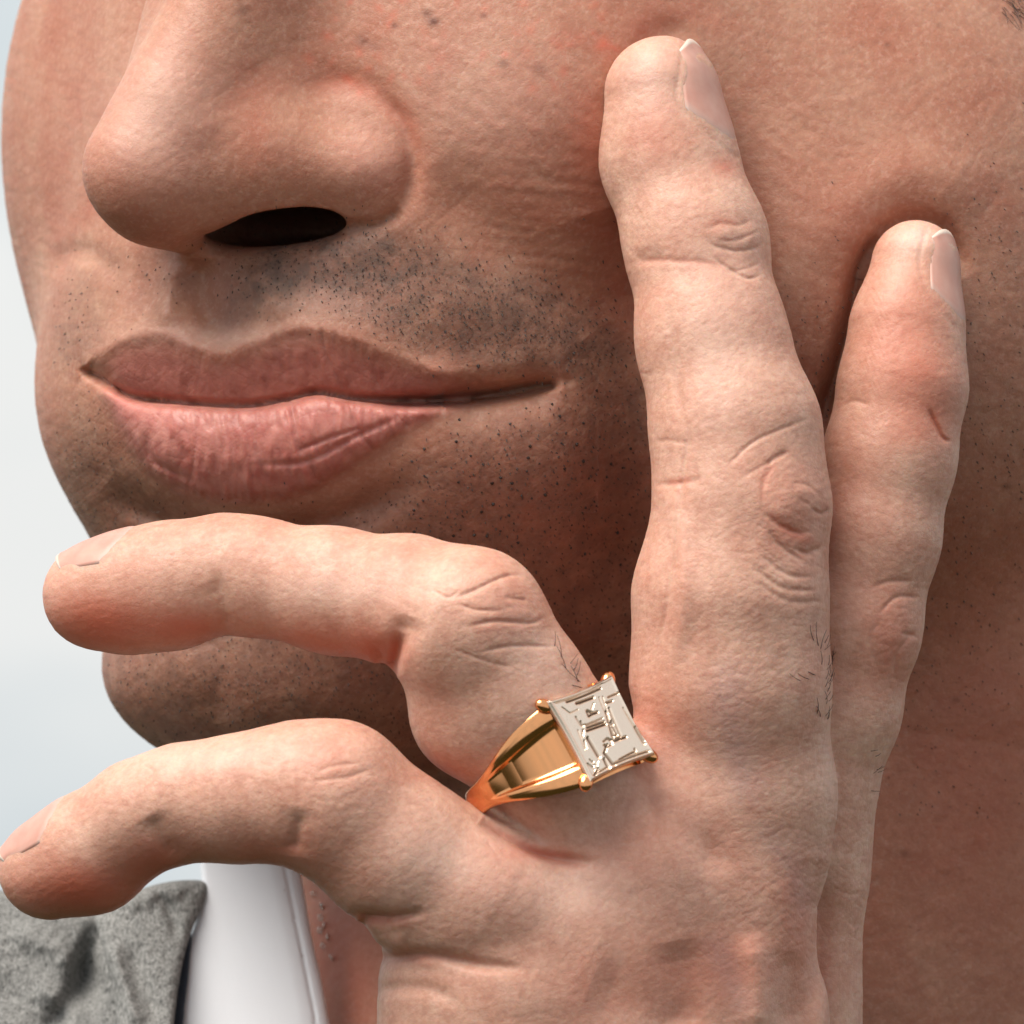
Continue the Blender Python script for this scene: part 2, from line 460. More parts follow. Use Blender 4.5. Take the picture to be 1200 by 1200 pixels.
# flexion creases (finger undersides)
S_([(250, 665), (262, 705), (268, 745)], 9, -3); S_([(246, 680), (264, 745)], 16, -3)
S_([(470, 740), (464, 768), (456, 795)], 7, -10); S_([(440, 780), (470, 745), (480, 720)], 16, -8)
S_([(178, 955), (190, 985), (204, 1000)], 9, -3); S_([(172, 955), (210, 1010)], 18, -4)
S_([(352, 955), (348, 980), (344, 998)], 7, -3); S_([(352, 945), (344, 1005)], 18, -4)
S_([(405, 1068), (430, 1073), (455, 1075), (500, 1068)], 6, -7); S_([(418, 1076), (460, 1076)], 9, -7)
S_([(425, 1118), (460, 1122), (500, 1118), (560, 1130), (620, 1136)], 7, -7); S_([(425, 1105), (480, 1108)], 14, 5)
S_([(432, 1160), (500, 1158), (540, 1178)], 9, -4)
# ring finger knuckle creases
for c, w_, a in [([(530, 702), (555, 692), (590, 676), (612, 674)], 3, -4), ([(535, 706), (555, 714), (590, 716)], 3, -3), ([(545, 735), (580, 728), (620, 730), (640, 724)], 3, -4.5),
                 ([(560, 765), (600, 757), (650, 758)], 3, -3.2), ([(505, 690), (525, 700), (540, 690)], 2.5, -2), ([(530, 760), (570, 775), (600, 782)], 3, -2),
                 ([(590, 700), (620, 704)], 3, -2.5)]: S_(c, w_, a)
# pinky
for c, w_, a in [([(370, 905), (395, 897), (420, 895)], 3, -2), ([(360, 915), (400, 912), (440, 900)], 4, -2.2), ([(560, 960), (600, 985), (640, 1003), (700, 1012)], 7, -12),
                 ([(570, 985), (585, 1005)], 2.5, -1.5), ([(165, 895), (180, 905), (172, 918)], 3, -1.5)]: S_(c, w_, a)
# middle finger DIP wrinkles (an eye-shaped whorl)
for c, w_, a in [([(828, 270), (845, 262), (865, 264), (885, 256)], 3, -1.6), ([(828, 270), (832, 285), (850, 292), (868, 294), (886, 290), (896, 282)], 3.2, -2.6), ([(835, 300), (850, 312), (875, 326), (893, 322)], 3, -4),
                 ([(742, 308), (775, 305), (815, 307), (850, 312)], 5, -2.2), ([(742, 304), (780, 300)], 10, -2), ([(838, 280), (860, 282), (892, 270)], 3, -2),
                 ([(850, 318), (870, 316), (892, 308)], 3, -1.5)]: S_(c, w_, a)
blob(hm, 850, 275, 14, 9, 2); blob(hm, 882, 276, 12, 14, 3)
# PIP of the middle finger
for c, w_, a in [([(850, 548), (880, 520), (910, 505), (950, 490)], 3, -2.6), ([(865, 562), (895, 545), (930, 528)], 3, -1.8), ([(900, 548), (905, 538), (925, 528)], 3, -3),
                 ([(893, 590), (896, 562), (908, 545)], 4, -2), ([(896, 600), (912, 615), (935, 624), (950, 622)], 4, -4), ([(926, 566), (945, 568), (960, 580)], 3, -2),
                 ([(930, 640), (945, 648), (965, 640)], 4, -4), ([(900, 620), (915, 640), (945, 660)], 4, -4), ([(950, 595), (962, 602), (972, 595)], 3, -4),
                 ([(935, 584), (950, 592)], 3, -1.5),
                 ([(893, 650), (920, 672), (955, 678)], 4, -3), ([(880, 662), (915, 688), (960, 692)], 4, -3), ([(885, 680), (920, 703), (965, 706)], 4, -2.5)]: S_(c, w_, a)
blob(hm, 925, 590, 28, 34, 5); blob(hm, 915, 600, 11, 10, 1.0); blob(hm, 948, 575, 12, 10, 1.0); blob(hm, 950, 630, 14, 10, 1.2)
# volar side of the middle finger
for c, w_, a in [([(764, 520), (785, 516), (812, 522)], 4, -1.6), ([(766, 568), (800, 566), (824, 560)], 5, -3), ([(790, 480), (806, 500), (800, 560), (790, 640), (780, 720), (765, 780)], 5, -3.5),
                 ([(783, 350), (790, 420), (800, 500)], 6, -2.5), ([(760, 570), (790, 600), (800, 700), (785, 790)], 12, 4)]: S_(c, w_, a)
# index
for c, w_, a in [([(1088, 478), (1098, 500), (1106, 514), (1116, 517)], 3, -6), ([(985, 478), (1000, 470), (1020, 475)], 4, -2.5), ([(1020, 690), (1040, 682), (1070, 680)], 4, -3),
                 ([(1030, 720), (1050, 700), (1078, 700)], 3, -4), ([(1030, 790), (1020, 750), (1036, 720)], 5, -2), ([(1048, 800), (1050, 770), (1070, 738)], 4, -3), ([(1055, 742), (1074, 745)], 3, -3),
                 ([(975, 1040), (995, 1048), (1010, 1046)], 3, -1.6)]: S_(c, w_, a)
blob(hm, 1052, 725, 14, 30, 1.5)
# back of the hand: knuckles, tendons and the valley between the knuckles
S_([(958, 1000), (955, 1060), (950, 1120), (935, 1200), (930, 1290)], 24, -18)
S_([(790, 1100), (800, 1160), (800, 1220)], 26, -8); S_([(880, 1090), (888, 1150), (890, 1220)], 18, 9); S_([(925, 1110), (920, 1210)], 14, -8)
S_([(690, 1150), (760, 1180), (800, 1220)], 36, -5)
blob(hm, 670, 1040, 110, 60, 8); blob(hm, 900, 1040, 60, 50, 5)

S_([(760, 880), (790, 960), (860, 1030)], 20, -5)
S_([(735, 800), (745, 860), (770, 930)], 14, -4)
# fine skin relief over the hand: cross lines following each finger
hf = np.zeros((N, N), np.float32)
def region(pts, w):
    f = field(pts, w * 2.2); m = np.zeros((N, N), np.float32)
    sl, d, t = f; m[sl] = np.exp(-(d / w) ** 4); return m
m_mid = region([(800, 200), (835, 400), (872, 595), (856, 760)], 95)
m_bk = np.exp(-((XX - 900) / 90) ** 4 - ((YY - 900) / 230) ** 4)
m_bk2 = np.exp(-((XX - 930) / 110) ** 2 - ((YY - 1080) / 110) ** 2)
def cross(l, a0, a1, seed, k=3.2):
    return -(np.exp(-np.abs(dnoise(l * 4, l, a0, seed)) * k) + np.exp(-np.abs(dnoise(l * 4, l, a1, seed + 50)) * k)) + .5
G_ = lambda x, y, rx, ry: np.exp(-((XX - x) / rx) ** 2 - ((YY - y) / ry) ** 2)
hf += cross(9, -28, 24, 21) * .42                                        # lozenge lines all over
hf += m_mid * (YY > 330) * cross(8, -8, -40, 22) * .45
hf += m_bk * cross(8, 5, -30, 23) * .75 + m_bk2 * cross(9, -35, 50, 24) * 1.0
hf += G_(925, 650, 60, 75) * cross(8, 14, 28, 26) * 1.2 + G_(915, 595, 60, 60) * cross(8, -20, 40, 27) * .8
hf += G_(600, 735, 85, 70) * cross(8, -8, 14, 28) * 1.0 + G_(395, 910, 70, 45) * cross(7, -16, 10, 29) * .8
hf += G_(1045, 740, 50, 100) * cross(7, 10, -30, 30) * .9 + G_(990, 1000, 40, 140) * cross(8, 45, -40, 31) * 1.0
hf += dnoise(9, 6, -10, 33) * .14 + dnoise(5, 5, 0, 34) * .10 + dnoise(40, 30, 0, 32) * .25
# finger-print ridges on the pads facing the camera
ph = ((XX - 740) * math.cos(R(35)) + (YY - 240) * math.sin(R(-30)) + dnoise(80, 80, 0, 35) * 4)
hf += np.exp(-((XX - 745) / 28) ** 2 - ((YY - 235) / 70) ** 2) * np.sin(ph * 2 * np.pi / 6.5) * .28
ph = ((XX - 1020) * .9 - (YY - 400) * .45 + dnoise(80, 80, 0, 36) * 4)
hf += np.exp(-((XX - 1025) / 26) ** 2 - ((YY - 400) / 70) ** 2) * np.sin(ph * 2 * np.pi / 6.5) * .25
# slot round the nail of the middle and index finger
S_([(802, 45), (797, 80), (793, 110), (800, 128), (830, 158), (862, 184)], 5, -2, taper=False)
S_([(1086, 268), (1078, 300), (1082, 330), (1100, 360), (1120, 385)], 5, -2, taper=False)
hd += hf * .42
hand_fn = lambda p: hand_coarse(p)
def hand_coarse(p):
    u, v = proj(p)
    return hfn_base(p) - sample(hm, u, v)

# ------------------------------------------------------------------ materials
def new_mat(name):
    m = bpy.data.materials.new(name); m.use_nodes = True
    nt = m.node_tree; return m, nt, nt.nodes['Principled BSDF']
def nd(nt, t, **kw):
    n = nt.nodes.new(t)
    for k, v in kw.items():
        if k.startswith('i_'): n.inputs[k[2:].replace('_', ' ')].default_value = v
        else: setattr(n, k, v)
    return n
def attr(nt, name): return nd(nt, 'ShaderNodeAttribute', attribute_name=name).outputs['Fac']
def mathn(nt, op, a, b=None, clamp=False):
    n = nd(nt, 'ShaderNodeMath', operation=op, use_clamp=clamp)
    for i, x in enumerate((a, b)):
        if x is None: continue
        if isinstance(x, (int, float)): n.inputs[i].default_value = x
        else: nt.links.new(x, n.inputs[i])
    return n.outputs[0]
def mixc(nt, fac, a, b, mode='MIX'):
    n = nd(nt, 'ShaderNodeMix', data_type='RGBA', blend_type=mode)
    for i, x in ((0, fac), (6, a), (7, b)):
        if isinstance(x, (int, float)): n.inputs[i].default_value = x
        elif isinstance(x, tuple): n.inputs[i].default_value = (*x, 1)
        else: nt.links.new(x, n.inputs[i])
    return n.outputs[2]
def noise(nt, scale, detail=3, rough=.55, dist=0, vec=None):
    n = nd(nt, 'ShaderNodeTexNoise'); n.inputs['Scale'].default_value = scale; n.inputs['Detail'].default_value = detail
    n.inputs['Roughness'].default_value = rough; n.inputs['Distortion'].default_value = dist
    if vec is not None: nt.links.new(vec, n.inputs['Vector'])
    return n.outputs['Fac']
def mrange(nt, x, a, b, c=0., d=1.):
    n = nd(nt, 'ShaderNodeMapRange'); nt.links.new(x, n.inputs[0])
    for i, v in enumerate((a, b, c, d)): n.inputs[i + 1].default_value = v
    return n.outputs[0]

def make_skin():
    m, nt, b = new_mat('skin')
    geo = nd(nt, 'ShaderNodeTexCoord').outputs['Object']
    n1 = noise(nt, 110, 4, .6, .4, geo); n2 = noise(nt, 420, 4, .6, .3, geo); n3 = noise(nt, 1600, 3, .6, 0, geo); n4 = noise(nt, 60, 2, .5, 0, geo)
    face = mixc(nt, mrange(nt, n1, .35, .68), (.44, .228, .152), (.37, .145, .09))
    hand = mixc(nt, mrange(nt, n1, .35, .70), (.61, .365, .275), (.535, .265, .19))
    col = mixc(nt, attr(nt, 'hand'), face, hand)
    col = mixc(nt, mathn(nt, 'MULTIPLY', mrange(nt, n2, .42, .70), .38), col, (.36, .135, .085))
    col = mixc(nt, mathn(nt, 'MULTIPLY', mrange(nt, n3, .50, .72), .22), col, (.30, .12, .08))
    col = mixc(nt, mathn(nt, 'MULTIPLY', mrange(nt, n3, .50, .28), .20), col, (.72, .50, .41))
    col = mixc(nt, mathn(nt, 'MULTIPLY', attr(nt, 'red'), 1.25, True), col, (.50, .135, .08))
    col = mixc(nt, attr(nt, 'pale'), col, (.74, .52, .44))
    col = mixc(nt, attr(nt, 'vein'), col, (.40, .27, .27))
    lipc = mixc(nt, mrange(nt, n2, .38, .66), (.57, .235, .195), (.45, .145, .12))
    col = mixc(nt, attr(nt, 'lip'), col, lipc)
    col = mixc(nt, attr(nt, 'lip_upper'), col, mixc(nt, mrange(nt, n2, .38, .66), (.39, .135, .105), (.27, .078, .06)))  # upper lip darker than the lower: its downward-facing shade painted in
    # beard shadow under the skin, with painted-in face shade, mottled, plus closely shaven hair ends
    bs = mathn(nt, 'MULTIPLY', attr(nt, 'beard_and_shade'), mrange(nt, n2, .30, .62, .35, 1.0))
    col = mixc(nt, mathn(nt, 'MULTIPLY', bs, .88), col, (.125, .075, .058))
    vo = nd(nt, 'ShaderNodeTexVoronoi', feature='F1'); vo.inputs['Scale'].default_value = 1250; vo.inputs['Randomness'].default_value = 1
    nt.links.new(geo, vo.inputs['Vector'])
    spot = mrange(nt, vo.outputs['Distance'], .30, .12)
    col = mixc(nt, mathn(nt, 'MULTIPLY', mathn(nt, 'MULTIPLY', spot, attr(nt, 'beard_and_shade')), .55), col, (.06, .035, .03))
    col = mixc(nt, attr(nt, 'mole'), col, (.16, .055, .035))
    nt.links.new(col, b.inputs['Base Color'])
    b.subsurface_method = 'RANDOM_WALK'
    b.inputs['Subsurface Weight'].default_value = .5
    b.inputs['Subsurface Radius'].default_value = (1.0, .26, .12)
    b.inputs['Subsurface Scale'].default_value = .0015
    rr = mixc(nt, attr(nt, 'lip'), mixc(nt, n2, (.42,) * 3, (.62,) * 3), mixc(nt, n2, (.30,) * 3, (.48,) * 3))
    nt.links.new(rr, b.inputs['Roughness']); b.inputs['Specular IOR Level'].default_value = .38
    # pores and micro relief
    v2 = nd(nt, 'ShaderNodeTexVoronoi', feature='F1'); v2.inputs['Scale'].default_value = 1500; nt.links.new(geo, v2.inputs['Vector'])
    pore = mrange(nt, v2.outputs['Distance'], .0, .35)
    v3 = nd(nt, 'ShaderNodeTexVoronoi', feature='DISTANCE_TO_EDGE'); v3.inputs['Scale'].default_value = 2300; nt.links.new(geo, v3.inputs['Vector'])
    cell = mrange(nt, v3.outputs['Distance'], .0, .18)
    hgt = mathn(nt, 'ADD', mathn(nt, 'MULTIPLY', pore, .55), mathn(nt, 'ADD', mathn(nt, 'MULTIPLY', cell, .28), mathn(nt, 'MULTIPLY', n3, .9)))
    bp = nd(nt, 'ShaderNodeBump'); bp.inputs['Strength'].default_value = .30; bp.inputs['Distance'].default_value = .00012
    nt.links.new(hgt, bp.inputs['Height']); nt.links.new(bp.outputs[0], b.inputs['Normal'])
    return m
SKIN = make_skin()

def simple(name, col, rough=.5, metal=0, spec=.5, sss=0):
    m, nt, b = new_mat(name)
    b.inputs['Base Color'].default_value = (*col, 1); b.inputs['Roughness'].default_value = rough; b.inputs['Metallic'].default_value = metal
    b.inputs['Specular IOR Level'].default_value = spec
    return m, nt, b
GOLD, gnt, gb = simple('rose_gold', (.86, .39, .17), .13, 1.0)
gn = noise(gnt, 900, 3, .6); gnt.links.new(mrange(gnt, gn, .3, .7, .08, .20), gb.inputs['Roughness'])
WGOLD, wnt2, wb2 = simple('worn_plate_gold', (.90, .76, .67), .26, 1.0)
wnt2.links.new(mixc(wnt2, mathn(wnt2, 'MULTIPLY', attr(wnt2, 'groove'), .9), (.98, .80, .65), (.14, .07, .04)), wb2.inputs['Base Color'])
gn = noise(wnt2, 1500, 4, .7); wnt2.links.new(mathn(wnt2, 'ADD', mrange(wnt2, gn, .3, .7, .20, .36), mathn(wnt2, 'MULTIPLY', attr(wnt2, 'groove'), .35)), wb2.inputs['Roughness'])
bpn = nd(wnt2, 'ShaderNodeBump'); bpn.inputs['Strength'].default_value = .25; bpn.inputs['Distance'].default_value = .00004
wnt2.links.new(noise(wnt2, 5200, 3, .6), bpn.inputs['Height']); wnt2.links.new(bpn.outputs[0], wb2.inputs['Normal'])
STEEL, _, _ = simple('chain_metal', (.75, .72, .68), .2, 1.0)
HAIR, _, hb = simple('dark_hair', (.035, .02, .016), .5)

def make_nail_mat():
    m, nt, b = new_mat('nail')
    geo = nd(nt, 'ShaderNodeTexCoord').outputs['Object']
    t = attr(nt, 'along')                    # 0 free edge .. 1 cuticle
    c = mixc(nt, mrange(nt, noise(nt, 500, 3, .5, 0, geo), .3, .7), (.56, .31, .25), (.50, .25, .20))
    c = mixc(nt, mrange(nt, t, .05, .03), c, (.60, .50, .43))
    c = mixc(nt, mathn(nt, 'MULTIPLY', mrange(nt, t, .80, .98), .6), c, (.58, .46, .41))
    nt.links.new(c, b.inputs['Base Color']); b.inputs['Roughness'].default_value = .42; b.inputs['Specular IOR Level'].default_value = .35
    b.inputs['Subsurface Weight'].default_value = .25; b.inputs['Subsurface Radius'].default_value = (1, .4, .25); b.inputs['Subsurface Scale'].default_value = .001
    return m
NAIL = make_nail_mat()

def make_wool():
    m, nt, b = new_mat('grey_wool')
    geo = nd(nt, 'ShaderNodeTexCoord').outputs['Object']
    def fib(rot, sc_):
        m_ = nd(nt, 'ShaderNodeMapping'); m_.inputs['Rotation'].default_value = (0, R(rot), 0); m_.inputs['Scale'].default_value = (sc_, sc_, sc_ * .22); nt.links.new(geo, m_.inputs[0]); return noise(nt, 1.0, 3, .6, .6, m_.outputs[0])
    n1 = mathn(nt, 'MULTIPLY', mathn(nt, 'ADD', fib(35, 6800), fib(-50, 6000)), .5); n2 = fib(5, 9000); n3 = noise(nt, 140, 3, .5, 0, geo)
    c = mixc(nt, mrange(nt, n1, .40, .60), (.055, .057, .056), (.46, .455, .44))
    c = mixc(nt, mrange(nt, n2, .50, .70), c, (.50, .49, .47))
    c = mixc(nt, mathn(nt, 'MULTIPLY', n3, .35), c, (.12, .12, .125))
    nt.links.new(c, b.inputs['Base Color']); b.inputs['Roughness'].default_value = .95; b.inputs['Specular IOR Level'].default_value = .1
    bp = nd(nt, 'ShaderNodeBump'); bp.inputs['Strength'].default_value = .8; bp.inputs['Distance'].default_value = .0004
    nt.links.new(mathn(nt, 'ADD', n1, mathn(nt, 'MULTIPLY', n2, .5)), bp.inputs['Height']); nt.links.new(bp.outputs[0], b.inputs['Normal'])
    return m
WOOL = make_wool()
def make_cotton():
    m, nt, b = new_mat('white_cotton')
    geo = nd(nt, 'ShaderNodeTexCoord').outputs['Object']
    b.inputs['Base Color'].default_value = (.80, .82, .87, 1); b.inputs['Roughness'].default_value = .85; b.inputs['Specular IOR Level'].default_value = .2
    mp_ = nd(nt, 'ShaderNodeMapping'); mp_.inputs['Scale'].default_value = (1, 1, 3); nt.links.new(geo, mp_.inputs[0])
    bp = nd(nt, 'ShaderNodeBump'); bp.inputs['Strength'].default_value = .25; bp.inputs['Distance'].default_value = .00015
    nt.links.new(noise(nt, 2800, 3, .6, 0, mp_.outputs[0]), bp.inputs['Height']); nt.links.new(bp.outputs[0], b.inputs['Normal'])
    return m
COTTON = make_cotton()

# ------------------------------------------------------------------ the person
person = bpy.data.objects.new('person', None); sc.collection.objects.link(person)
person.empty_display_size = .02
person['label'] = 'man with light stubble, two fingers on his cheek, in grey jacket and white shirt'
person['category'] = 'person'

FV, FQ = build_skin(face_fn, (-760, -900, -1500), (1150, 860, 260), 18, 3, skip=(700, 830, 950, 1300))
FV, FQ = refine(FV, FQ, [(85, 375, 700, 600), (225, 225, 500, 300)])
FV = displace(FV, FQ, fd)
HV, HQ = build_skin(hand_coarse, (-640, -1050, -190), (570, 620, 520), 12, 2)
HV, HQ = refine(HV, HQ, [(-60, -60, 1260, 1260)])
HV = displace(HV, HQ, hd)

# ---- surface colour masks (lips, beard growth, red patches, freckles, plus some painted-in shade)
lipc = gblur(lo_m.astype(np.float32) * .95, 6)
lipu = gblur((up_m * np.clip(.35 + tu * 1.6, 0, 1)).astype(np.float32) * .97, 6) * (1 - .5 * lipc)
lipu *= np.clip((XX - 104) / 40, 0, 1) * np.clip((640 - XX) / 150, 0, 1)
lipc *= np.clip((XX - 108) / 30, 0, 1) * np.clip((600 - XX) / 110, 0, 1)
beard_and_shade = np.zeros((N, N), np.float32)
beard_and_shade = np.maximum(beard_and_shade, .80 * poly([(255, 345), (330, 290), (420, 285), (520, 300), (640, 330), (700, 370), (740, 420), (700, 460), (640, 430), (540, 425), (480, 405), (430, 385), (380, 360), (330, 365), (270, 385)], 14))
beard_and_shade = np.maximum(beard_and_shade, .45 * poly([(60, 350), (110, 300), (200, 300), (230, 350), (200, 370), (150, 378), (115, 395), (95, 430), (60, 420)], 12))
beard_and_shade = np.maximum(beard_and_shade, .62 * poly([(90, 470), (140, 520), (200, 590), (300, 610), (420, 590), (520, 520), (640, 480), (720, 440), (780, 460), (800, 700), (760, 950), (100, 950), (70, 600)], 18))
beard_and_shade = np.maximum(beard_and_shade, .20 * poly([(740, 300), (960, 330), (1100, 290), (1250, 180), (1300, 1300), (900, 1300), (700, 900), (720, 500)], 45))
blob(beard_and_shade, 320, 300, 80, 34, .5); blob(beard_and_shade, 440, 300, 60, 30, .4); beard_and_shade = np.clip(beard_and_shade * (1 - np.clip((300 - XX) / 60, 0, 1) * (YY < 380) * .3), 0, 1)  # blobs below the nose put its shade into the beard colour
blob(beard_and_shade, 390, 285, 90, 28, .45); beard_and_shade = np.clip(beard_and_shade, 0, 1)  # more painted shade under the nostril and nose wing
beard_and_shade *= (1 - lipc) * (1 - lipu)
redf = np.zeros((N, N), np.float32)
blob(redf, 240, 120, 130, 90, .16); blob(redf, 420, 180, 70, 60, .12); blob(redf, 150, 220, 60, 40, .15); blob(redf, 600, 170, 150, 120, .14); blob(redf, 960, 200, 150, 150, .10)
stroke(redf, [(350, 98), (400, 96), (440, 108), (478, 145), (490, 190)], 14, .35)
blob(redf, 1150, 850, 120, 330, .45); blob(redf, 400, 1120, 70, 120, .5); blob(redf, 700, 620, 90, 120, .35); blob(redf, 520, 600, 150, 90, .22); blob(redf, 60, 150, 60, 120, .12)  # the neck patch beside the collar is shade painted as red
stroke(redf, [(700, 60), (690, 160), (715, 280), (745, 420)], 24, .28); stroke(redf, [(720, 45), (800, 15), (870, 40)], 20, .25)
r2 = np.random.default_rng(3)
mole = np.zeros((N, N), np.float32)
for _ in range(70):
    x, y = r2.uniform(330, 760), r2.uniform(-20, 130)
    if (x - 560) ** 2 / 240 ** 2 + (y - 40) ** 2 / 90 ** 2 < 1: blob(redf, x, y, r2.uniform(3, 10), r2.uniform(3, 7), r2.uniform(.15, .5), r2.uniform(0, 180))
for x, y, r_, a in [(508, 25, 7, .7), (500, 15, 6, .5), (567, 18, 4, .5), (425, 48, 9, .45), (440, 55, 7, .3), (285, 12, 9, .4), (462, 30, 4, .6), (590, 75, 7, .35), (632, 80, 9, .35), (115, 550, 5, .4),
                    (1040, 52, 4, .4), (1100, 30, 4, .3), (1160, 70, 4, .35), (900, 60, 3, .3), (1060, 470, 4, .3), (1180, 570, 5, .4), (1120, 820, 5, .3), (1060, 1000, 7, .3)]:
    blob(mole, x, y, r_, r_ * .8, a)
palef = np.zeros((N, N), np.float32)
blob(palef, 180, 130, 60, 90, .35, 20); blob(palef, 430, 190, 40, 40, .15); blob(palef, 250, 395, 110, 14, .25); blob(palef, 560, 120, 110, 80, .15)
mole *= 1.5
redh = np.zeros((N, N), np.float32); paleh = np.zeros((N, N), np.float32); veinh = np.zeros((N, N), np.float32)
for c in [(110, 730, 65, 38, .75), (220, 735, 60, 24, .6), (360, 755, 80, 28, .55), (440, 765, 34, 28, .55), (90, 1045, 70, 34, .85), (185, 1010, 46, 30, .6), (300, 1000, 70, 24, .5), (380, 1040, 50, 40, .25), (800, 1000, 120, 60, .15), (860, 1130, 70, 60, .2), (540, 900, 50, 25, .3),
          (770, 150, 30, 45, .25), (850, 195, 15, 12, .45), (1060, 390, 60, 90, .34), (1085, 470, 50, 60, .32), (1045, 760, 30, 60, .35), (925, 610, 36, 50, .28), (940, 1080, 24, 70, .35), (820, 1140, 90, 50, .2),
          (600, 720, 50, 40, .2), (760, 870, 50, 60, .25), (440, 1078, 40, 9, .5), (480, 1122, 60, 7, .35), (380, 880, 30, 20, .25), (620, 1000, 50, 10, .35), (1000, 560, 26, 60, .2), (690, 1150, 60, 50, .25)]:
    blob(redh, *c)
stroke(redh, [(560, 962), (600, 985), (640, 1003), (690, 1012)], 6, .45); stroke(redh, [(470, 742), (462, 770), (452, 800)], 6, .4)
stroke(redh, [(893, 590), (896, 562), (908, 545)], 5, .25); stroke(redh, [(896, 600), (930, 624), (965, 640)], 6, .3); stroke(redh, [(828, 266), (845, 260), (870, 262)], 5, .3)
stroke(redh, [(780, 566), (812, 562)], 5, .35); stroke(redh, [(742, 308), (800, 306), (850, 312)], 5, .25); stroke(redh, [(1088, 478), (1106, 514), (1116, 517)], 4, .4)
for c in [(400, 690, 100, 22, .30), (760, 90, 35, 40, .35), (845, 400, 40, 120, .25), (250, 885, 120, 18, .3), (520, 1010, 70, 40, .3), (690, 1040, 90, 40, .3), (640, 780, 40, 50, .15), (1075, 285, 22, 16, .4), (1070, 275, 30, 15, .3)]:
    blob(paleh, *c)
for c, w_, a in [([(860, 760), (850, 830), (868, 900), (880, 960)], 26, .30), ([(830, 1090), (860, 1150), (880, 1200)], 16, .22), ([(890, 960), (930, 1020), (950, 1080)], 16, .2)]: stroke(veinh, c, w_, a)

def masks(V, is_hand):
    u, v = proj(V)
    if is_hand:
        return dict(hand=np.ones(len(V)), red=sample(redh, u, v), pale=sample(paleh, u, v), vein=sample(veinh, u, v), lip=u * 0, lip_upper=u * 0, beard_and_shade=u * 0, mole=u * 0)
    return dict(hand=u * 0, red=sample(redf, u, v), pale=sample(palef, u, v), vein=u * 0, lip=sample(lipc, u, v), lip_upper=sample(lipu, u, v), beard_and_shade=sample(beard_and_shade, u, v), mole=sample(mole, u, v))
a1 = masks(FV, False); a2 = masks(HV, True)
# the nose hides nothing of the lips, but keep lip colour off parts of the nose standing in front
BV = np.vstack([FV, HV]); BQ = np.vstack([FQ, HQ + len(FV)])
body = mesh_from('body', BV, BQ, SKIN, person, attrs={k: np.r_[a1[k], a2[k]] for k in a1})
body['label'] = 'bare skin of the face, neck and raised hand'

# ---- fingernails: plates laid on the finger, slightly proud
def ray_out(fn, o, d, start=20, lim=140):
    """first surface point going inwards from outside along -d"""
    t = np.full(len(d), float(lim), np.float32)
    for _ in range(50):
        f = fn(o + d * t[:, None]); t = t - f * .9
    return t
def nail(axis, dorsal, ha, prox, rad_f=1.0, thick=3.0, lift=2.2, base_curve=.35, tip_curve=.12, nx=26, ny=30):
    a = P(*axis[0]); b = P(*axis[1]); ax = b - a; L = np.linalg.norm(ax); ax = ax / L
    dz = np.array(dorsal, float); dz -= (dz @ ax) * ax; dz /= np.linalg.norm(dz); sx = np.cross(ax, dz)
    al = np.linspace(-1, 1, nx)[:, None] + np.zeros((1, ny)); s = np.zeros((nx, 1)) + np.linspace(0, 1, ny)[None]
    lo = tip_curve * al ** 2; hi = 1 - base_curve * al ** 2
    t = lo + (hi - lo) * s
    ang = R(ha) * al * (1 - .10 * (1 - s) ** 2)
    o = a + (ax * (t * L)[..., None])
    d = np.cos(ang)[..., None] * dz + np.sin(ang)[..., None] * sx
    o = o.reshape(-1, 3).astype(np.float32); d = d.reshape(-1, 3).astype(np.float32)
    r = ray_out(hfn_base, o, d).reshape(nx, ny)
    k = np.exp(-((np.linspace(-3, 3, 7)) ** 2) / 4); k /= k.sum()
    for _ in range(4):
        rp = np.pad(r, 3, 'edge'); r = sum(k[i] * rp[i:i + nx, 3:-3] for i in range(7)); rp = np.pad(r, 3, 'edge'); r = sum(k[i] * rp[3:-3, i:i + ny] for i in range(7))
    edge = np.clip((1 - np.abs(al)) * 5, 0, 1) * np.clip((1 - s) * 7, 0, 1) * np.clip(s * 30, .35, 1)
    top = r - .8 + (lift + .8) * edge 
    o = o.reshape(nx, ny, 3); d = d.reshape(nx, ny, 3)
    A = o + d * top[..., None]; B = o + d * (top - thick)[..., None]
    V = np.vstack([A.reshape(-1, 3), B.reshape(-1, 3)]); n = nx * ny; q = []
    for i in range(nx - 1):
        for j in range(ny - 1):
            c = [i * ny + j, (i + 1) * ny + j, (i + 1) * ny + j + 1, i * ny + j + 1]
            q.append(c); q.append([x + n for x in c[::-1]])
    for j in range(ny - 1):
        q.append([j, j + 1, j + 1 + n, j + n]); e = (nx - 1) * ny; q.append([e + j + 1, e + j, e + j + n, e + j + 1 + n])
    for i in range(nx - 1):
        q.append([(i + 1) * ny, i * ny, i * ny + n, (i + 1) * ny + n]); e = ny - 1; q.append([i * ny + e, (i + 1) * ny + e, (i + 1) * ny + e + n, i * ny + e + n])
    al_ = np.concatenate([s.ravel(), s.ravel()])
    o_ = mesh_from('fingernail', V, np.array(q), NAIL, person, attrs={'along': al_})
    return o_
nail([(781, 50, 118), (793, 184, 128)], (.88, 0, .45), 52, 1, lift=1.2)
nail([(1076, 270, 70), (1070, 388, 88)], (.9, 0, .42), 50, 1, lift=1.2)
nail([(70, 694, 180), (170, 690, 200)], (.0, 1, .16), 54, 1, lift=1.4)
nail([(14, 1030, 262), (112, 990, 292)], (-.42, .9, .18), 54, 1, lift=1.4)
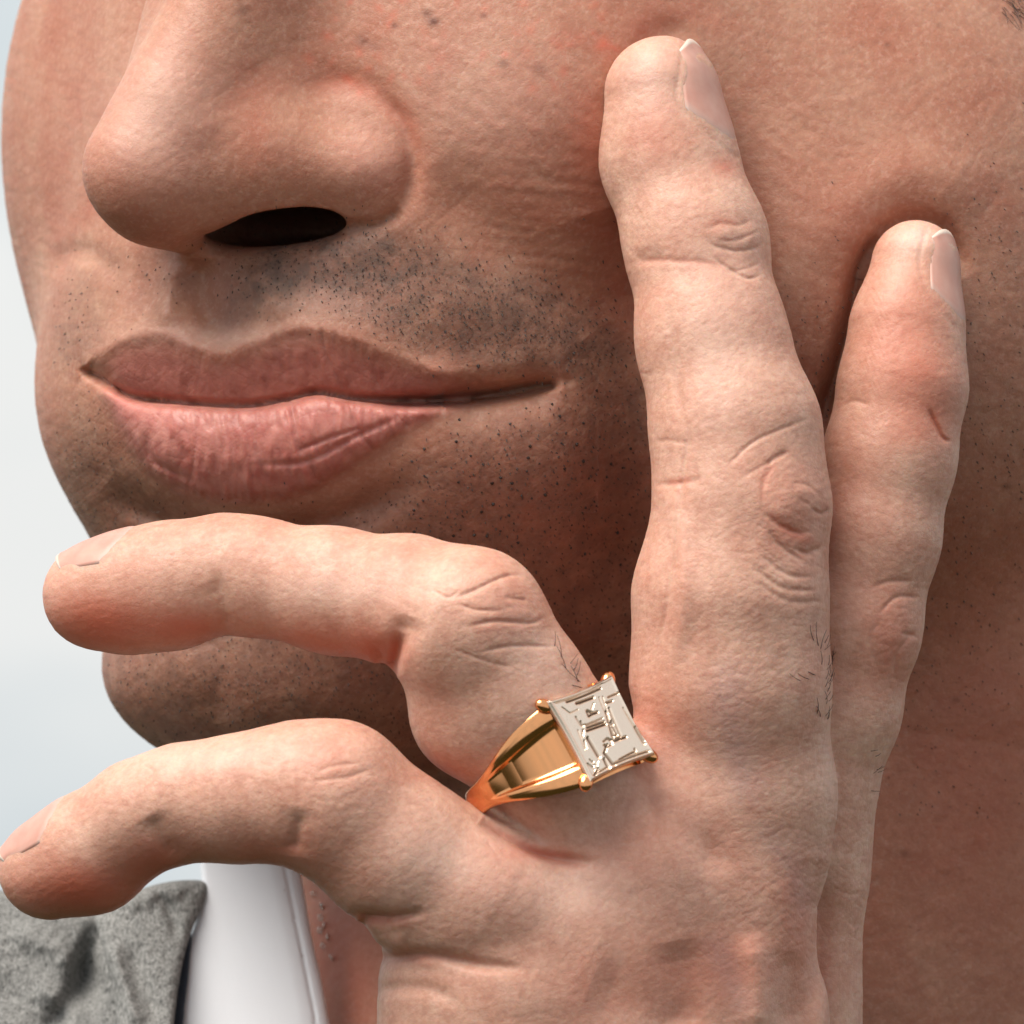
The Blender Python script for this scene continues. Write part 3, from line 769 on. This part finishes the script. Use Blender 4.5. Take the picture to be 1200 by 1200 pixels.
#MORE
def ray_hit(fn, u, v, start=420, end=-1200, step=12.):
    """where the camera's line of sight through (u, v) meets a surface"""
    u = np.asarray(u, float); v = np.asarray(v, float); n = len(u)
    d = np.full(n, float(start)); lo = d.copy(); hit = np.zeros(n, bool)
    def pos(d):
        k = (DC - d) / DC; return np.stack([(u - 600) * k, (600 - v) * k, d], 1).astype(np.float32)
    for _ in range(int((start - end) / step)):
        f = fn(pos(d)); new = (f < 0) & ~hit; hit |= new; d = np.where(hit, d, d - np.clip(f * .6, 2, 40))
    a = d; b = d + 42
    for _ in range(9):
        m = (a + b) / 2; f = fn(pos(m)); a = np.where(f < 0, m, a); b = np.where(f < 0, b, m)
    return pos(a), hit

def normals_at(fn, p):
    g = grad(fn, p, fn(p), 2.0); return g / (np.linalg.norm(g, axis=1)[:, None] + 1e-9)

# ---- shaved beard: every hair end is a tiny stub standing out of its pore
def stubs(n, zone, rlo, rhi, llo, lhi, seed, mind=6):
    g = np.random.default_rng(seed); out = []
    z = zone / zone.max(); tries = g.uniform(-20, 1220, (n * 30, 2)); keep = g.uniform(0, 1, len(tries)) < sample(z, tries[:, 0], tries[:, 1])
    tries = tries[keep]; grid = {}
    for x, y in tries:
        k = (int(x // mind), int(y // mind))
        if any((a, b) in grid and (grid[(a, b)][0] - x) ** 2 + (grid[(a, b)][1] - y) ** 2 < mind * mind for a in range(k[0] - 1, k[0] + 2) for b in range(k[1] - 1, k[1] + 2)): continue
        grid[k] = (x, y); out.append((x, y))
        if len(out) >= n: break
    out = np.array(out)
    p, hit = ray_hit(face_fn, out[:, 0], out[:, 1]); p = p[hit]; nm = normals_at(face_fn, p)
    r = g.uniform(rlo, rhi, len(p)) ; L = g.uniform(llo, lhi, len(p))
    dirn = nm + np.array([.25, -.9, .1]) * g.uniform(.4, 1.3, (len(p), 1)) + g.normal(0, .25, (len(p), 3)); dirn /= np.linalg.norm(dirn, axis=1)[:, None]
    return p - nm * .8, dirn, r, L
def spikes(P0, D, r, L):
    up = np.where(np.abs(D[:, [1]]) > .9, [[1., 0, 0]], [[0, 1., 0]]); A = np.cross(D, up); A /= np.linalg.norm(A, axis=1)[:, None]; B = np.cross(D, A)
    V = []; 
    for q in range(5):
        a = q * 2 * math.pi / 5; V.append(P0 + (A * math.cos(a) + B * math.sin(a)) * r[:, None])
    for q in range(5):
        a = q * 2 * math.pi / 5; V.append(P0 + D * L[:, None] + (A * math.cos(a) + B * math.sin(a)) * r[:, None] * .45)
    n = len(P0); V = np.stack(V, 1).reshape(-1, 3); F = []
    for q in range(5): F.append(np.stack([np.arange(n) * 10 + q, np.arange(n) * 10 + (q + 1) % 5, np.arange(n) * 10 + 5 + (q + 1) % 5, np.arange(n) * 10 + 5 + q], 1))
    F.append(np.stack([np.arange(n) * 10 + 5 + k for k in (0, 1, 2, 3)], 1)); F.append(np.stack([np.arange(n) * 10 + 5 + k for k in (0, 3, 4, 4)], 1)[:, :])
    return V, np.vstack(F[:-1])
z1 = np.zeros((N, N), np.float32); blob(z1, 590, 560, 95, 75, 1.0); blob(z1, 650, 500, 60, 40, .8); blob(z1, 560, 660, 120, 50, .5); blob(z1, 720, 640, 40, 90, .5)
z2 = np.zeros((N, N), np.float32); blob(z2, 520, 360, 120, 42, .9, 14); blob(z2, 640, 385, 70, 40, 1.0, 20); blob(z2, 400, 330, 90, 35, .5); blob(z2, 330, 320, 60, 30, .3)
z3 = np.clip(beard_and_shade, 0, 1) * (YY < 960) * (XX > 60)
z3 = z3 * (1 - np.exp(-((XX - 262) / 120) ** 2 - ((YY - 380) / 30) ** 2))
st = [stubs(190, z1, 1.5, 2.7, 1.4, 3.0, 41, 11), stubs(1100, z2, .6, 1.25, 2.0, 4.6, 42, 5), stubs(4200, z3, .45, 1.0, 1.5, 4.5, 43, 4.5)]
pts = [np.concatenate([a[k] for a in st]) for k in range(4)]
sv, sf = spikes(*pts)
stub = mesh_from('stubble', sv, sf, HAIR, person, smooth=False); stub['kind'] = 'stuff'; stub['label'] = 'dark shaved stubble on upper lip, chin and jaw'

# ---- longer hairs: on the fingers, and the edge of the sideburn
def strand(pts, r0, r1, n=8):
    p = smooth_pts(pts, n) if len(pts) > 2 else np.array(pts, float)
    T = np.gradient(p, axis=0); T /= np.linalg.norm(T, axis=1)[:, None]
    up = np.array([.3, .2, .93]); A = np.cross(T, up); A /= np.linalg.norm(A, axis=1)[:, None] + 1e-9; B = np.cross(T, A)
    rr = np.linspace(r0, r1, len(p))[:, None]
    ring = [p + (A * math.cos(a) + B * math.sin(a)) * rr for a in (0, 2.094, 4.189)]
    V = np.stack(ring, 1).reshape(-1, 3); F = []
    for i in range(len(p) - 1):
        for q in range(3): F.append([i * 3 + q, i * 3 + (q + 1) % 3, (i + 1) * 3 + (q + 1) % 3, (i + 1) * 3 + q])
    return V, np.array(F)
def strands(name, fn, specs, r0, parent, seed=1, lift=5):
    g = np.random.default_rng(seed); VV, FF, o = [], [], 0
    for (u, v, ang, L, bend) in specs:
        us, vs, hs = [], [], []; a = R(ang); x, y = u, v
        for k in range(5):
            us.append(x); vs.append(y); hs.append((k / 4) ** .7 * lift - .6); x += math.cos(a) * L / 4; y -= math.sin(a) * L / 4; a += R(bend) / 4
        p, hit = ray_hit(fn, us, vs)
        if not hit.all() or np.abs(np.diff(p[:, 2])).max() > 30: continue
        nm = normals_at(fn, p[:1]); q = p + nm * np.array(hs)[:, None]; q[:, 2] = q[0, 2] + np.clip(q[:, 2] - q[0, 2], -14, 14)
        V, F = strand(q, r0 * g.uniform(.7, 1.1), .25); VV.append(V); FF.append(F + o); o += len(V)
    ob = mesh_from(name, np.vstack(VV), np.vstack(FF), HAIR, parent); ob['kind'] = 'stuff'; return ob
g = np.random.default_rng(9); sp = []
for u, v, ang, L, b in [(658, 772, 100, 26, 20), (664, 785, 115, 30, 10), (672, 786, 70, 14, 30), (682, 800, 150, 34, -20), (684, 806, 172, 34, -10), (678, 800, 120, 22, 10), (650, 758, 95, 16, 10), (668, 778, 60, 12, 0), (676, 792, 80, 16, 20),
                        (960, 758, 115, 30, -30), (955, 752, 130, 22, -40), (962, 762, 95, 24, -30), (950, 796, 170, 24, -40), (958, 792, 160, 40, -35), (940, 798, 165, 20, -30), (963, 780, 100, 18, 20), (958, 836, 95, 20, 20), (962, 840, 120, 16, 10)]:
    sp.append((u, v, ang, L, b))
strands('finger_hair', hand_fn, sp, .6, person, 2)
sp = [(g.uniform(966, 976), g.uniform(740, 850), g.uniform(20, 100), g.uniform(8, 18), g.uniform(-40, 40)) for _ in range(46)]
sp += [(g.uniform(1018, 1030), g.uniform(880, 930), g.uniform(-10, 60), g.uniform(6, 14), g.uniform(-30, 30)) for _ in range(8)]
strands('finger_hair', hand_fn, sp, .42, person, 3)
sp = [(g.uniform(1172, 1230), g.uniform(-30, 18) , g.uniform(-70, -30), g.uniform(14, 34), g.uniform(-30, 10)) for _ in range(90)]
strands('sideburn', face_fn, sp, .55, person, 4)

# ------------------------------------------------------------------ clothes
def pdist(pts):
    """signed distance map to a closed outline (negative inside)"""
    m = poly(pts) > .5; q = smooth_pts(list(pts) + [pts[0]], 6); best = np.full((N, N), 1e9, np.float32)
    for i in range(len(q) - 1):
        a = q[i]; ab = q[i + 1] - a; t = np.clip(((XX - a[0]) * ab[0] + (YY - a[1]) * ab[1]) / (ab @ ab + 1e-6), 0, 1)
        best = np.minimum(best, np.hypot(XX - a[0] - t * ab[0], YY - a[1] - t * ab[1]))
    return np.where(m, -best, best).astype(np.float32)
def leaf(dm, dep, th, rnd=8):
    def f(p):
        u, v = proj(p); return smax(sample(dm, u, v), np.abs(p[:, 2] - sample(dep, u, v)) - th, rnd)
    return f
def cloth(name, fn, lo, hi, h, lv, mat, lab=None):
    V, Q = build_skin(fn, lo, hi, h, lv); o = mesh_from(name, V, Q, mat, person)
    if lab: o['label'] = lab
    return o
# shirt collar: a folded leaf standing against the neck, its outer edge rolled
cd = pdist([(225, 950), (300, 930), (338, 975), (352, 1020), (366, 1100), (384, 1190), (396, 1330), (180, 1330), (200, 1210), (212, 1130), (236, 1050)])
ce_x = np.interp(YY[:, 0], [900, 1020, 1100, 1190, 1330], [330, 350, 366, 384, 396])[:, None]
dep = -405 - .0007 * (XX - 270) ** 2 - 2.5 * np.exp(-((XX - (ce_x - 15)) / 2.2) ** 2) - np.clip((XX - (ce_x - 34)) / 34, 0, 2) ** 1.6 * 9 + (YY - 1000) * .30 + dnoise(260, 120, 70, 61) * 2.2
shirt = cloth('shirt_collar', leaf(cd, dep.astype(np.float32), 7, 9), (-500, -760, -660), (-150, -280, -230), 9, 2, COTTON, 'crisp white shirt collar')
# jacket: shoulder cloth, and the lapel folded over it
jm = np.zeros((N, N), np.float32)
stroke(jm, [(50, 1215), (84, 1170), (104, 1118), (122, 1078)], 13, -24); stroke(jm, [(40, 1150), (80, 1185), (90, 1210)], 10, 8); stroke(jm, [(112, 1090), (128, 1140), (160, 1200)], 12, 12)
stroke(jm, [(20, 1060), (60, 1120), (70, 1200)], 40, 8); blob(jm, 104, 1150, 15, 30, -34)
stroke(jm, [(10, 1090), (60, 1110), (90, 1140)], 14, 9); stroke(jm, [(-20, 1150), (40, 1190), (60, 1230)], 22, -12)
jm += dnoise(120, 60, 30, 62) * 3 + dnoise(8, 8, 0, 63) * .5
jd = pdist([(-200, 1010), (-60, 1030), (40, 1052), (110, 1066), (150, 1110), (190, 1330), (-200, 1330)])
jdep = -385 - .0009 * (XX - 30) ** 2 - (1150 - YY) * .5 + jm
cloth('jacket', leaf(jd, jdep.astype(np.float32), 16, 20), (-760, -740, -640), (-400, -380, -180), 10, 2, WOOL, 'grey wool jacket front at the shoulder')
ld = pdist([(110, 1075), (135, 1055), (170, 1040), (205, 1032), (238, 1032), (245, 1042), (236, 1065), (222, 1100), (212, 1140), (204, 1200), (192, 1330), (150, 1330), (135, 1180), (122, 1120)])
lm = dnoise(90, 50, -20, 64) * 2 + dnoise(8, 8, 0, 65) * .5
stroke(lm, [(180, 1040), (200, 1070), (208, 1105)], 6, -8); stroke(lm, [(128, 1100), (142, 1145), (165, 1210)], 9, 12); stroke(lm, [(150, 1100), (165, 1150), (190, 1210)], 12, -10); stroke(lm, [(135, 1062), (175, 1050), (230, 1040)], 12, 7)
ldep = -325 - .004 * (XX - 180) ** 2 - (1150 - YY) * .5 + lm
cloth('lapel', leaf(ld, ldep.astype(np.float32), 13, 16), (-540, -740, -560), (-340, -400, -180), 8, 2, WOOL, 'grey wool lapel folded up beside the shirt collar')
DARK, _, _ = simple('navy_lining', (.012, .022, .04), .7)
nd_ = pdist([(185, 1085), (222, 1090), (222, 1130), (215, 1200), (207, 1330), (150, 1330)])
cloth('jacket_lining', leaf(nd_, np.full((N, N), -430, np.float32) + 60 - (YY - 1100) * -.4, 6, 6), (-560, -740, -430), (-360, -440, -280), 8, 1, DARK, 'dark blue lining showing under the lapel')

# ------------------------------------------------------------------ signet ring
def tag(o, label, cat):
    o['label'] = label; o['category'] = cat
RA = np.array([48., -88, 16]); RA /= np.linalg.norm(RA)
RT = np.array([71., 27, -65]); RT -= (RT @ RA) * RA; RT /= np.linalg.norm(RT)
RN = np.cross(RA, RT); RN = RN if RN[2] > 0 else -RN
RC = P(650, 893, 322); PH = 51.0
PC = RC + RN * 108
# place the plate exactly on the finger: slide the ring so that its face centre is where it is seen
tgt = P(704.5, 853, PC[2]); RC = RC + (tgt - PC); PC = RC + RN * 108
ring = bpy.data.objects.new('signet_ring', None); sc.collection.objects.link(ring); ring.empty_display_size = .01
ring.location = Vector(W(RC)); bpy.context.view_layer.update()
tag(ring, 'rose gold signet ring with an engraved square face worn on the bent finger', 'ring')
def ring_mesh(name, V, Q, mat, **k):
    o = mesh_from(name, V, Q, mat, ring, **k); o.matrix_parent_inverse = ring.matrix_world.inverted(); return o
nt_, ns_ = 240, 29
def ss(a, b, x): t = np.clip((x - a) / (b - a), 0, 1); return t * t * (3 - 2 * t)
th = np.linspace(0, 2 * math.pi, nt_, endpoint=False)[:, None]; s_ = np.linspace(-1, 1, ns_)[None]
ta = np.abs((th + math.pi) % (2 * math.pi) - math.pi)              # 0 at the face, pi at the back
hw = 17 + 35 * (1 - ss(.35, 1.75, ta))
rin = 96.0
rou = 103 + 8 * (1 - ss(.3, 1.3, ta))
ridge = ss(.42, .62, np.abs(s_)) 
chan = (1 - ss(1.15, 1.65, ta))
rout = rou - chan * (1 - ridge) * 8 - 2.5 * ss(.86, 1.0, np.abs(s_)) ** 2 + 0 * th
rout = rout - (1 - chan) * 2.5 * s_ ** 2
# the face's ends: where the band passes beneath the plate keep it low
rout = np.where(ta < .42, np.minimum(rout, 101), rout)
axial = hw * s_ * (1 + 0 * th)
def cyl(r, ax_): return RC + (np.cos(th) * r)[..., None] * RN + (np.sin(th) * r)[..., None] * RT + ax_[..., None] * RA
O = cyl(rout, axial); I = cyl(rin + 0 * rout, axial * .98)
V = np.vstack([O.reshape(-1, 3), I.reshape(-1, 3)]); n = nt_ * ns_; q = []
for i in range(nt_):
    i2 = (i + 1) % nt_
    for j in range(ns_ - 1):
        c = [i * ns_ + j, i * ns_ + j + 1, i2 * ns_ + j + 1, i2 * ns_ + j]; q.append(c); q.append([x + n for x in c[::-1]])
    q.append([i * ns_, i2 * ns_, i2 * ns_ + n, i * ns_ + n]); e = ns_ - 1
    q.append([i2 * ns_ + e, i * ns_ + e, i * ns_ + e + n, i2 * ns_ + e + n])
def fixn(o):
    import bmesh
    bm = bmesh.new(); bm.from_mesh(o.data); bmesh.ops.recalc_face_normals(bm, faces=bm.faces); bm.to_mesh(o.data); bm.free()
def sharpen(o, ang=38):
    me = o.data; import bmesh
    bm = bmesh.new(); bm.from_mesh(me)
    for e in bm.edges:
        if len(e.link_faces) == 2 and e.calc_face_angle(0) > R(ang): e.smooth = False
    bm.to_mesh(me); bm.free()
band = ring_mesh('band', V, np.array(q), GOLD); fixn(band); sharpen(band, 50)
band['label'] = 'orange gold band with ridged shoulders'
# face plate with its engraving cut in as grooves
gN = 190
aa, bb = np.meshgrid(np.linspace(-1, 1, gN), np.linspace(-1, 1, gN), indexing='ij')     # aa: left->right, bb: top->bottom
GX = 490 + (aa + 1) / 2 * 325 + (bb + 1) / 2 * 220; GY = 290 - (aa + 1) / 2 * 125 + (bb + 1) / 2 * 405
cut = np.zeros_like(aa)
def engrave(pts, w=7, dep=1.0):
    global cut
    w = w * 1.05
    for (x0, y0), (x1, y1) in zip(pts[:-1], pts[1:]):
        dx, dy = x1 - x0, y1 - y0; t = np.clip(((GX - x0) * dx + (GY - y0) * dy) / (dx * dx + dy * dy + 1e-6), 0, 1)
        d = np.hypot(GX - x0 - t * dx, GY - y0 - t * dy); cut = np.maximum(cut, dep * np.exp(-(d / w) ** 2))
for pts, w_, dp in [([(585, 290), (755, 226)], 5, .9), ([(635, 297), (718, 270)], 6, 1), ([(650, 295), (718, 268)], 6, .8), ([(530, 300), (760, 205)], 3, .4),
                    ([(630, 370), (655, 412), (690, 410), (770, 378)], 4, .6), ([(655, 395), (668, 418)], 5, .8), ([(690, 425), (778, 398)], 5, .9), ([(690, 441), (786, 410)], 6, 1),
                    ([(690, 338), (700, 365), (722, 352), (742, 346)], 6, 1), ([(690, 338), (715, 350)], 6, .8), ([(722, 300), (712, 330)], 4, .5),
                    ([(805, 328), (868, 478)], 5, .8), ([(790, 342), (832, 500), (892, 480)], 6, 1), ([(812, 400), (848, 468), (830, 470), (806, 400)], 4, .9), ([(868, 478), (842, 490)], 5, .8), ([(818, 395), (826, 412)], 6, .9),
                    ([(790, 300), (820, 292)], 5, .8), ([(800, 272), (852, 255)], 4, .7), ([(750, 270), (790, 360)], 3, .5), ([(770, 268), (800, 355)], 3, .45),
                    ([(692, 480), (752, 580)], 7, 1), ([(668, 440), (664, 470)], 5, .7), ([(672, 495), (682, 532)], 5, .8), ([(640, 440), (676, 540)], 3, .5),
                    ([(778, 500), (796, 486), (818, 496), (820, 518), (798, 530), (780, 520)], 5, .7), ([(795, 520), (780, 560), (832, 628)], 6, 1), ([(832, 628), (836, 618), (1000, 556)], 5, .8),
                    ([(840, 612), (945, 572)], 4, .6), ([(860, 598), (940, 556), (936, 544)], 4, .8), ([(880, 330), (960, 470)], 3, .5), ([(905, 330), (985, 500)], 4, .6), ([(940, 430), (984, 515)], 5, .7),
                    ([(780, 592), (804, 642)], 6, 1), ([(728, 668), (748, 640)], 6, .9), ([(756, 655), (800, 632)], 4, .7), ([(690, 610), (730, 640)], 4, .5), ([(700, 590), (760, 648)], 3, .5), ([(720, 600), (726, 650)], 3, .5), ([(745, 600), (736, 655)], 3, .4), ([(560, 320), (600, 350), (640, 330)], 3, .35)]:
    engrave(pts, w_, dp)
con = .055
px_ = aa * PH * (1 - con * (1 - bb ** 2)); py_ = bb * PH * (1 - con * (1 - aa ** 2))
edge = np.maximum(np.abs(aa), np.abs(bb))
hgt = 0.0 - 3.6 * cut - 2.2 * ss(.955, 1.0, edge) + 1.2 * ss(.90, .94, edge) * (1 - ss(.95, 1, edge)) + .8 * (aa ** 2 + bb ** 2)
TDIR = RT if RT[0] > 0 else -RT; ADIR = RA
def pl(x, y, z): return PC + x[..., None] * TDIR + y[..., None] * ADIR + z[..., None] * RN
top = pl(px_, py_, hgt); rim = [(i, 0) for i in range(gN)] + [(gN - 1, j) for j in range(1, gN)] + [(i, gN - 1) for i in range(gN - 2, -1, -1)] + [(0, j) for j in range(gN - 2, 0, -1)]
V = [top.reshape(-1, 3)]; q = []
for i in range(gN - 1):
    b0 = i * gN + np.arange(gN - 1); q.append(np.stack([b0, b0 + gN, b0 + gN + 1, b0 + 1], 1))
ri = np.array([i * gN + j for i, j in rim]); m = len(ri); base = gN * gN; prev = ri
for k, (ins, z) in enumerate([(1.0, -5), (.90, -9), (.84, -17)]):
    ringp = pl(px_.ravel()[ri] * ins, py_.ravel()[ri] * ins, np.full(m, float(z))); V.append(ringp); cur = base + np.arange(m); base += m
    q.append(np.stack([prev, cur, np.roll(cur, -1), np.roll(prev, -1)], 1)); prev = cur
V = np.vstack(V); q = np.vstack(q)
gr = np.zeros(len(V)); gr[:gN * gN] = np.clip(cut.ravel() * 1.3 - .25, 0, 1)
plate = ring_mesh('engraved_face', V, q, WGOLD, attrs={'groove': gr}); fixn(plate); sharpen(plate, 40); plate['label'] = 'square pale gold face engraved with an angular monogram'
# claws at the corners
def lathe_ball(c, r, ax3, nu=16, nv=10):
    V = []; 
    for i in range(nv + 1):
        a = math.pi * i / nv
        for j in range(nu):
            b = 2 * math.pi * j / nu; V.append(c + ax3[0] * r[0] * math.sin(a) * math.cos(b) + ax3[1] * r[1] * math.sin(a) * math.sin(b) + ax3[2] * r[2] * math.cos(a))
    q = [[i * nu + j, i * nu + (j + 1) % nu, (i + 1) * nu + (j + 1) % nu, (i + 1) * nu + j] for i in range(nv) for j in range(nu)]
    return np.array(V), np.array(q)
for sx, sy in ((-1, -1), (1, -1), (1, 1), (-1, 1)):
    dg = (TDIR * sx + ADIR * sy) / math.sqrt(2)
    c = PC + TDIR * sx * 50 + ADIR * sy * 48 - RN * 9
    V, q = lathe_ball(c, (8.5, 12, 7.5), (np.cross(dg, RN), dg, RN)); o = ring_mesh('claw', V, q, GOLD); fixn(o)

# ------------------------------------------------------------------ necklace, a glimpse of it inside the collar
neck = bpy.data.objects.new('necklace', None); sc.collection.objects.link(neck); neck.empty_display_size = .01
tag(neck, 'thin silvery chain just inside the white shirt collar', 'necklace')
cp = np.array([(368, 1048), (377, 1062), (376, 1075), (380, 1084), (375, 1090), (384, 1098), (379, 1108), (388, 1122)])
base_me = None
for i, (x, y) in enumerate(cp):
    hp, hh = ray_hit(face_fn, [x], [y]); p0 = hp[0] + np.array([0, 0, 4.])
    if base_me is None:
        V = []; q = []
        for a in range(14):
            for b in range(6):
                t1, t2 = 2 * math.pi * a / 14, 2 * math.pi * b / 6
                V.append(((3.4 + 1. * math.cos(t2)) * math.cos(t1), (2.4 + 1. * math.cos(t2)) * math.sin(t1), 1. * math.sin(t2)))
                q.append([a * 6 + b, ((a + 1) % 14) * 6 + b, ((a + 1) % 14) * 6 + (b + 1) % 6, a * 6 + (b + 1) % 6])
        o = mesh_from('link', np.array(V), np.array(q), STEEL, neck); base_me = o.data
    else:
        o = bpy.data.objects.new('link', base_me); sc.collection.objects.link(o); o.parent = neck
    o.location = Vector(W(p0)); o.rotation_euler = (g.uniform(-.5, .5) + (i % 2) * 1.5, 1.35 + g.uniform(-.4, .4), g.uniform(-.4, .4))
